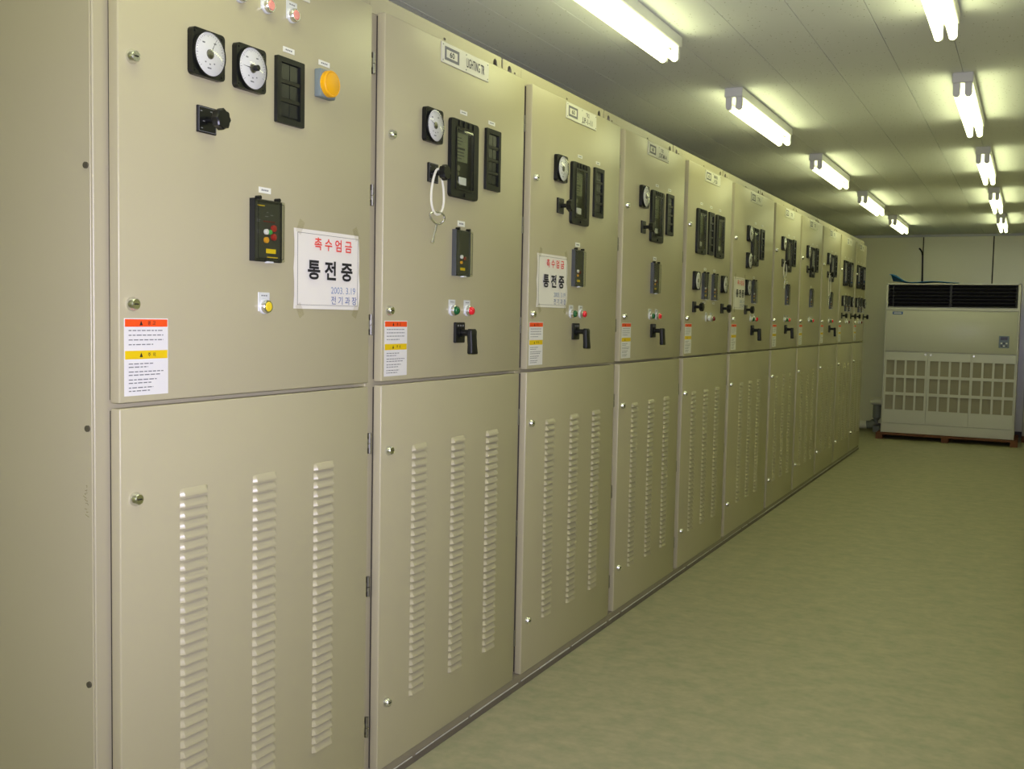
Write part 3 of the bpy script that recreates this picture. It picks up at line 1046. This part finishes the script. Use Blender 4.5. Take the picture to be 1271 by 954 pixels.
# cabinet 5
layout_B(cabs[4])
nameplate(cabs[4], 0.312, 2.228, '60', [('MAIN', 0.020, 0.05, 0.012, 0.07), ('VCB', 0.020, 0.05, -0.014, 0.07)])
# cabinet 6
t = cabs[5]
dy = 0.095
panel_meter(t, 0.327, 1.960, 110)
panel_meter(t, 0.327, 1.782, 110)
panel_meter(t, 0.327, 1.604, 110)
drawout_relay(t, 0.452, 1.808)
annunciator(t, 0.700, 1.860, 0.107, 0.208, 4)
for a in (0.535, 0.735):
    tag_label(t, a, a + 0.046, 2.088, 2.101)
small_relay(t, 0.507, 1.556)
tag_label(t, 0.54, 0.586, 1.722, 1.735)
selector_switch(t, 0.330, 1.479)
pilot_lamp(t, 0.505, 1.448, GREENLENS)
pilot_lamp(t, 0.605, 1.448, REDLENS)
breaker_handle(t, 0.548, 1.373)
nameplate(t, 0.408, 2.226, '60', [('TR1', 0.026, 0.055, 0.0, 0.09)])
# cabinets 7-9
layout_A(cabs[6], -0.005, needle=110)
nameplate(cabs[6], 0.305, 2.228, '60', [('TR', 0.026, 0.055, 0.0, 0.07)])
layout_A(cabs[7], -0.005, handle=False, needle=110)
nameplate(cabs[7], 0.305, 2.228, '60', [('TR', 0.026, 0.055, 0.0, 0.07)])
layout_A(cabs[8], -0.01, needle=110)
nameplate(cabs[8], 0.305, 2.228, '60', [('TR', 0.026, 0.055, 0.0, 0.07)])
# cabinets 10, 11
layout_B(cabs[9], -0.01)
nameplate(cabs[9], 0.312, 2.228, '60', [('TR', 0.026, 0.055, 0.0, 0.07)])
layout_B(cabs[10], -0.112)
nameplate(cabs[10], 0.205, 2.228, '60', [('TR', 0.026, 0.055, 0.0, 0.07)])

paper_notice(YS[0] + 0.716, 1.5465, 'white paper notice with large black Korean lettering on the nearest cabinet', curl=0.8)
paper_notice(YS[2] + 0.211, 1.5755, 'white paper notice on the third cabinet, left of its small relay', curl=1.0)
paper_notice(YS[5] + 0.177, 1.612, 'white paper notice on the wide sixth cabinet, beside its stacked meters', curl=0.6)

key_on_cord(YS[1] + 0.270, 1.877, 0.130, 'chrome key on short white cord loop hanging from second cabinet switch')
key_on_cord(YS[6] + 0.265, 1.877, 0.105, 'chrome key on white cord loop hanging from seventh cabinet switch')
key_on_cord(YS[8] + 0.260, 1.877, 0.190, 'chrome key on long white cord hanging from ninth cabinet switch')

# --- base channel under the whole row
bc = thing('base_channel', 'long grey steel base channel under the cabinet row, along the floor', 'base', (0, 0, 0))
mk('lower_flange', lambda b: bx(b, -0.95, -0.001, YS[0] - 0.03, ENDY + 0.03, 0.0, 0.024, 0.002), BASEM, bc, smooth=False)
mk('web', lambda b: bx(b, -0.95, -0.006, YS[0] - 0.03, ENDY + 0.03, 0.0235, ZB - 0.0005), mat('base_web_paint', srgb(150, 142, 122), 0.6, var=0.15, vscale=8), bc, smooth=False)
def bead(b):
    rnd = random.Random(9)
    y = YS[0] - 0.03
    while y < ENDY:
        L = rnd.uniform(0.1, 0.5)
        y2 = min(y + L, ENDY + 0.02)
        tube(b, [(-0.0025, y, 0.0245), (-0.003, (y + y2) / 2, 0.0252), (-0.0025, y2, 0.0245)], rnd.uniform(0.0018, 0.0032), 6)
        y = y2 + rnd.uniform(0.0, 0.04)
mk('caulk_bead', bead, CAULK, bc)

# ------------------------------------------------------------------ packaged air conditioner on its pallet
def pallet(x0, x1, y0, y1, label):
    p = thing('wooden_pallet', label, 'pallet', (x0, y0, 0))
    W, D = x1 - x0, y1 - y0
    for k in range(6):
        d = 0.09
        yy = (D - d) * k / 5
        mk('deck_board', lambda b: bx(b, 0, W, 0, d, 0, 0.022, 0.002), WOOD, p, (0, yy, 0.056), key='pl_deck_%.2f' % W, smooth=False)
    for k in range(3):
        xx = (W - 0.08) * k / 2
        mk('block', lambda b: bx(b, 0, 0.08, 0, D, 0, 0.0565, 0.002), WOOD, p, (xx, 0, 0), key='pl_block_%.2f' % D, smooth=False)
    return p
AX0, AX1, AY0, AY1, AZ0, AZ1 = 0.058, 1.572, 13.74, 14.42, 0.078, 1.940
pallet(AX0 - 0.045, AX1 + 0.045, AY0 - 0.10, AY1 + 0.05, 'reddish wooden pallet under the large air conditioner')
ac = thing('air_conditioner', 'large ivory floor standing packaged air conditioner at the far end', 'air conditioner', (AX0, AY0, AZ0))
AW, AD, AH = AX1 - AX0, AY1 - AY0, AZ1 - AZ0
def shell(b):
    # body behind the fascias, with an open outlet at the top
    bx(b, 0, AW, 0.022, AD, 0, 1.560, 0.004)
    bx(b, 0, AW, 0.16, AD, 1.558, AH, 0.004)
    bx(b, 0, 0.022, 0.0, 0.165, 1.556, AH, 0.003)
    bx(b, AW - 0.030, AW, 0.0, 0.165, 1.556, AH, 0.003)
    bx(b, 0, AW, 0.0, 0.165, AH - 0.016, AH, 0.003)
    bx(b, 0, AW, -0.004, 0.165, 1.532, 1.562, 0.003)
    bx(b, 0, 0.012, 0.0, 0.03, 0, 1.54, 0.003)
    bx(b, AW - 0.016, AW, 0.0, 0.03, 0, 1.54, 0.003)
mk('casing', shell, ACBODY, ac, smooth=False)
gx0, gx1, gz0, gz1 = 0.023, AW - 0.031, 1.563, AH - 0.017
mk('outlet_lining', lambda b: bx(b, gx0, gx1, 0.13, 0.158, gz0, gz1), ACBLACK, ac, smooth=False)
for k in range(6):
    z = gz0 + 0.035 + k * 0.043
    for a, c in ((gx0 + 0.004, 0.735), (0.757, gx1 - 0.004)):
        def vb(b, a=a, c=c):
            prism(b, [(0.02, -0.012), (0.075, 0.008), (0.075, 0.011), (0.02, -0.009)], 'x', a, c)
        mk('vane', vb, ACVANE, ac, (0, 0, z), key='vane_%.3f' % a, smooth=False)
def divider(b):
    bx(b, -0.010, 0.010, 0.006, 0.12, 0, gz1 - gz0)
    for k in range(5):
        bx(b, -0.018, 0.018, 0.004, 0.018, 0.03 + k * 0.052, 0.048 + k * 0.052)
mk('outlet_divider', divider, ACVANE, ac, (0.746, 0, gz0), smooth=False)
def vstrip(b):
    bx(b, -0.004, 0.004, 0.01, 0.10, 0, gz1 - gz0)
    for k in range(5):
        bx(b, -0.010, 0.010, 0.008, 0.018, 0.03 + k * 0.052, 0.046 + k * 0.052)
for xx in (0.085, AW - 0.045):
    mk('vane_link', vstrip, ACVANE, ac, (xx, 0, gz0), key='vane_link', smooth=False)
mk('outlet_sill', lambda b: bx(b, gx0, gx1, 0.004, 0.10, gz0, gz0 + 0.012, 0.003), STEEL, ac, smooth=False)
up_p = mk('upper_fascia', lambda b: bx(b, 0.012, AW - 0.017, 0.0, 0.024, 1.020, 1.528, 0.004, 2), ACBODY, ac)
mk('logo_plate', lambda b: bx(b, 0.085, 0.205, -0.003, 0.001, 1.478, 1.512, 0.001), BLUEL, up_p, smooth=False)
mk('logo_stripe', lambda b: bx(b, 0.100, 0.190, -0.004, -0.002, 1.489, 1.501), STICK, up_p, smooth=False)
cpn = mk('control_panel', lambda b: bx(b, 1.300, 1.412, -0.004, 0.001, 1.096, 1.240, 0.001), DISPLAY, ac, smooth=False)
mk('display', lambda b: bx(b, 1.318, 1.394, -0.0055, -0.003, 1.190, 1.226), BLACKPANE, cpn, smooth=False)
for r in range(2):
    for c in range(3):
        mk('button', lambda b: bx(b, 0, 0.018, -0.006, -0.003, 0, 0.016), WHITEB if (r + c) % 2 else ACVANE, cpn, (1.320 + c * 0.028, 0, 1.112 + r * 0.032), smooth=False)
dx = [0.013, 0.520, 1.004, AW - 0.017]
for d in range(3):
    a, c = dx[d] + 0.0015, dx[d + 1] - 0.0015
    w = c - a
    gap0 = 0.024 if d else 0.022
    cols = [gap0 + k * 0.1195 for k in range(4)]
    zr = [(0.293, 0.473), (0.509, 0.690), (0.725, 0.909)]
    def db(b, w=w, cols=cols):
        xs = [0] + [v for p in cols for v in (p, p + 0.0955)] + [w]
        zs = [0.122] + [v for p in zr for v in p] + [1.012]
        # solid bars of the door around the twelve grille openings
        for i in range(0, len(zs) - 1, 2):
            bx(b, 0, w, 0.0, 0.020, zs[i], zs[i + 1], 0.0015)
        for j in range(0, len(xs) - 1, 2):
            for p, q in zr:
                bx(b, xs[j], xs[j + 1], 0.0003, 0.020, p - 0.002, q + 0.002)
    dr = mk('grille_door', db, ACBODY, ac, (a, 0, 0), smooth=False)
    for p, q in zr:
        for cc in cols:
            mk('filter_panel', lambda b: bx(b, -0.001, 0.0965, 0.012, 0.0215, -0.001, 0.187), ACGREY, dr, (cc, 0, p), key='ac_filter', smooth=False)
    mk('door_latch', lambda b: cyl(b, (0, 0.001, 0), (0, -0.006, 0), 0.010, n=12), CHROME, dr, (w - 0.03 if d == 0 else 0.03, 0, 0.985), key='ac_latch')
mk('kick_panel', lambda b: bx(b, 0.013, AW - 0.017, 0.002, 0.024, 0.002, 0.119, 0.002), ACBODY, ac, smooth=False)

# blue sheet lying on top of the unit
def tarp(x0, x1, y0, y1, z, peak, label):
    def tb(b):
        nx, ny = 24, 10
        g = []
        for i in range(nx + 1):
            row = []
            for j in range(ny + 1):
                u, v = i / nx, j / ny
                hgt = 0.012 + peak * math.exp(-((u - 0.02) / 0.16) ** 2) * (0.6 + 0.4 * math.sin(3 * v + 1)) + 0.018 * math.exp(-((u - 0.62) / 0.22) ** 2)
                hgt += 0.006 * math.sin(9 * u + 4 * v) * math.sin(6 * v)
                row.append(b.verts.new((x0 + (x1 - x0) * u, y0 + (y1 - y0) * v + 0.02 * math.sin(7 * u), z + max(0.003, hgt))))
            g.append(row)
        for i in range(nx):
            for j in range(ny):
                b.faces.new((g[i][j], g[i + 1][j], g[i + 1][j + 1], g[i][j + 1]))
        r = bmesh.ops.extrude_face_region(b, geom=b.faces[:])
        for v in r['geom']:
            if isinstance(v, bmesh.types.BMVert):
                v.co.z -= 0.003
    return tag(mk('tarpaulin', tb, TARP), label, 'tarpaulin')
tarp(AX0 + 0.02, AX0 + 0.82, AY0 + 0.06, AY0 + 0.5, AZ1, 0.105, 'crumpled blue plastic sheet lying on top of the air conditioner')

# second unit standing beside, only its edge in view
SX0, SX1, SY0, SY1, SZ0, SZ1 = 1.652, 3.10, 14.30, 14.90, 0.078, 1.845
pallet(SX0 + 0.0, SX1, SY0 + 0.02, SY1, 'wooden pallet under the grey unit at the right edge')
su = thing('grey_unit', 'glossy grey steel unit at the right picture edge, beside the air conditioner', 'unit', (SX0, SY0, SZ0))
SW, SD, SH = SX1 - SX0, SY1 - SY0, SZ1 - SZ0
mk('casing', lambda b: bx(b, 0, SW, 0.02, SD, 0, SH, 0.006, 2), STEELU, su)
for k in range(2):
    mk('front_panel', lambda b: bx(b, 0.004, SW / 2 - 0.003, 0, 0.021, 0.05, SH - 0.02, 0.004, 2), STEELU, su, (k * SW / 2, 0, 0), key='su_panel')
    mk('handle', lambda b: bx(b, -0.008, 0.008, -0.018, 0.002, 0.86, 1.02, 0.004), CHROME, su, (SW / 2 + (-0.05 if k == 0 else 0.05), 0, 0), key='su_handle', smooth=False)
tarp(SX0 - 0.02, SX0 + 0.6, SY0 + 0.03, SY0 + 0.45, SZ1, 0.085, 'blue plastic sheet on top of the grey unit at the right edge')

# ------------------------------------------------------------------ wrapped pipes by the end of the row
pp = thing('wrapped_pipe', 'white wrapped pipe with grey elbow on the floor left of the air conditioner', 'pipe', (-0.075, 14.5, 0))
def pipe1(b):
    tube(b, [(-0.75, 0, 0.085), (-0.2, 0, 0.085), (-0.13, 0, 0.087)], 0.052, 14)
mk('floor_run', pipe1, PIPEW, pp)
def pipe2(b):
    tube(b, [(-0.135, 0, 0.087), (-0.075, 0, 0.095), (-0.03, 0, 0.13), (-0.01, 0, 0.19), (-0.01, 0, 0.36)], [0.053, 0.055, 0.056, 0.055, 0.052], 14)
mk('elbow', pipe2, PIPEG, pp)
def pipe3(b):
    tube(b, [(-0.09, -0.02, 0.395), (-0.05, -0.02, 0.405), (0.0, -0.015, 0.405), (0.10, -0.01, 0.40)], [0.03, 0.045, 0.045, 0.042], 14)
mk('upper_run', pipe3, PIPEW, pp)
mk('pipe_support', lambda b: (bx(b, -0.60, -0.54, -0.06, 0.06, 0, 0.036), bx(b, -0.05, 0.03, -0.05, 0.05, 0, 0.08)), PIPEG, pp, smooth=False)
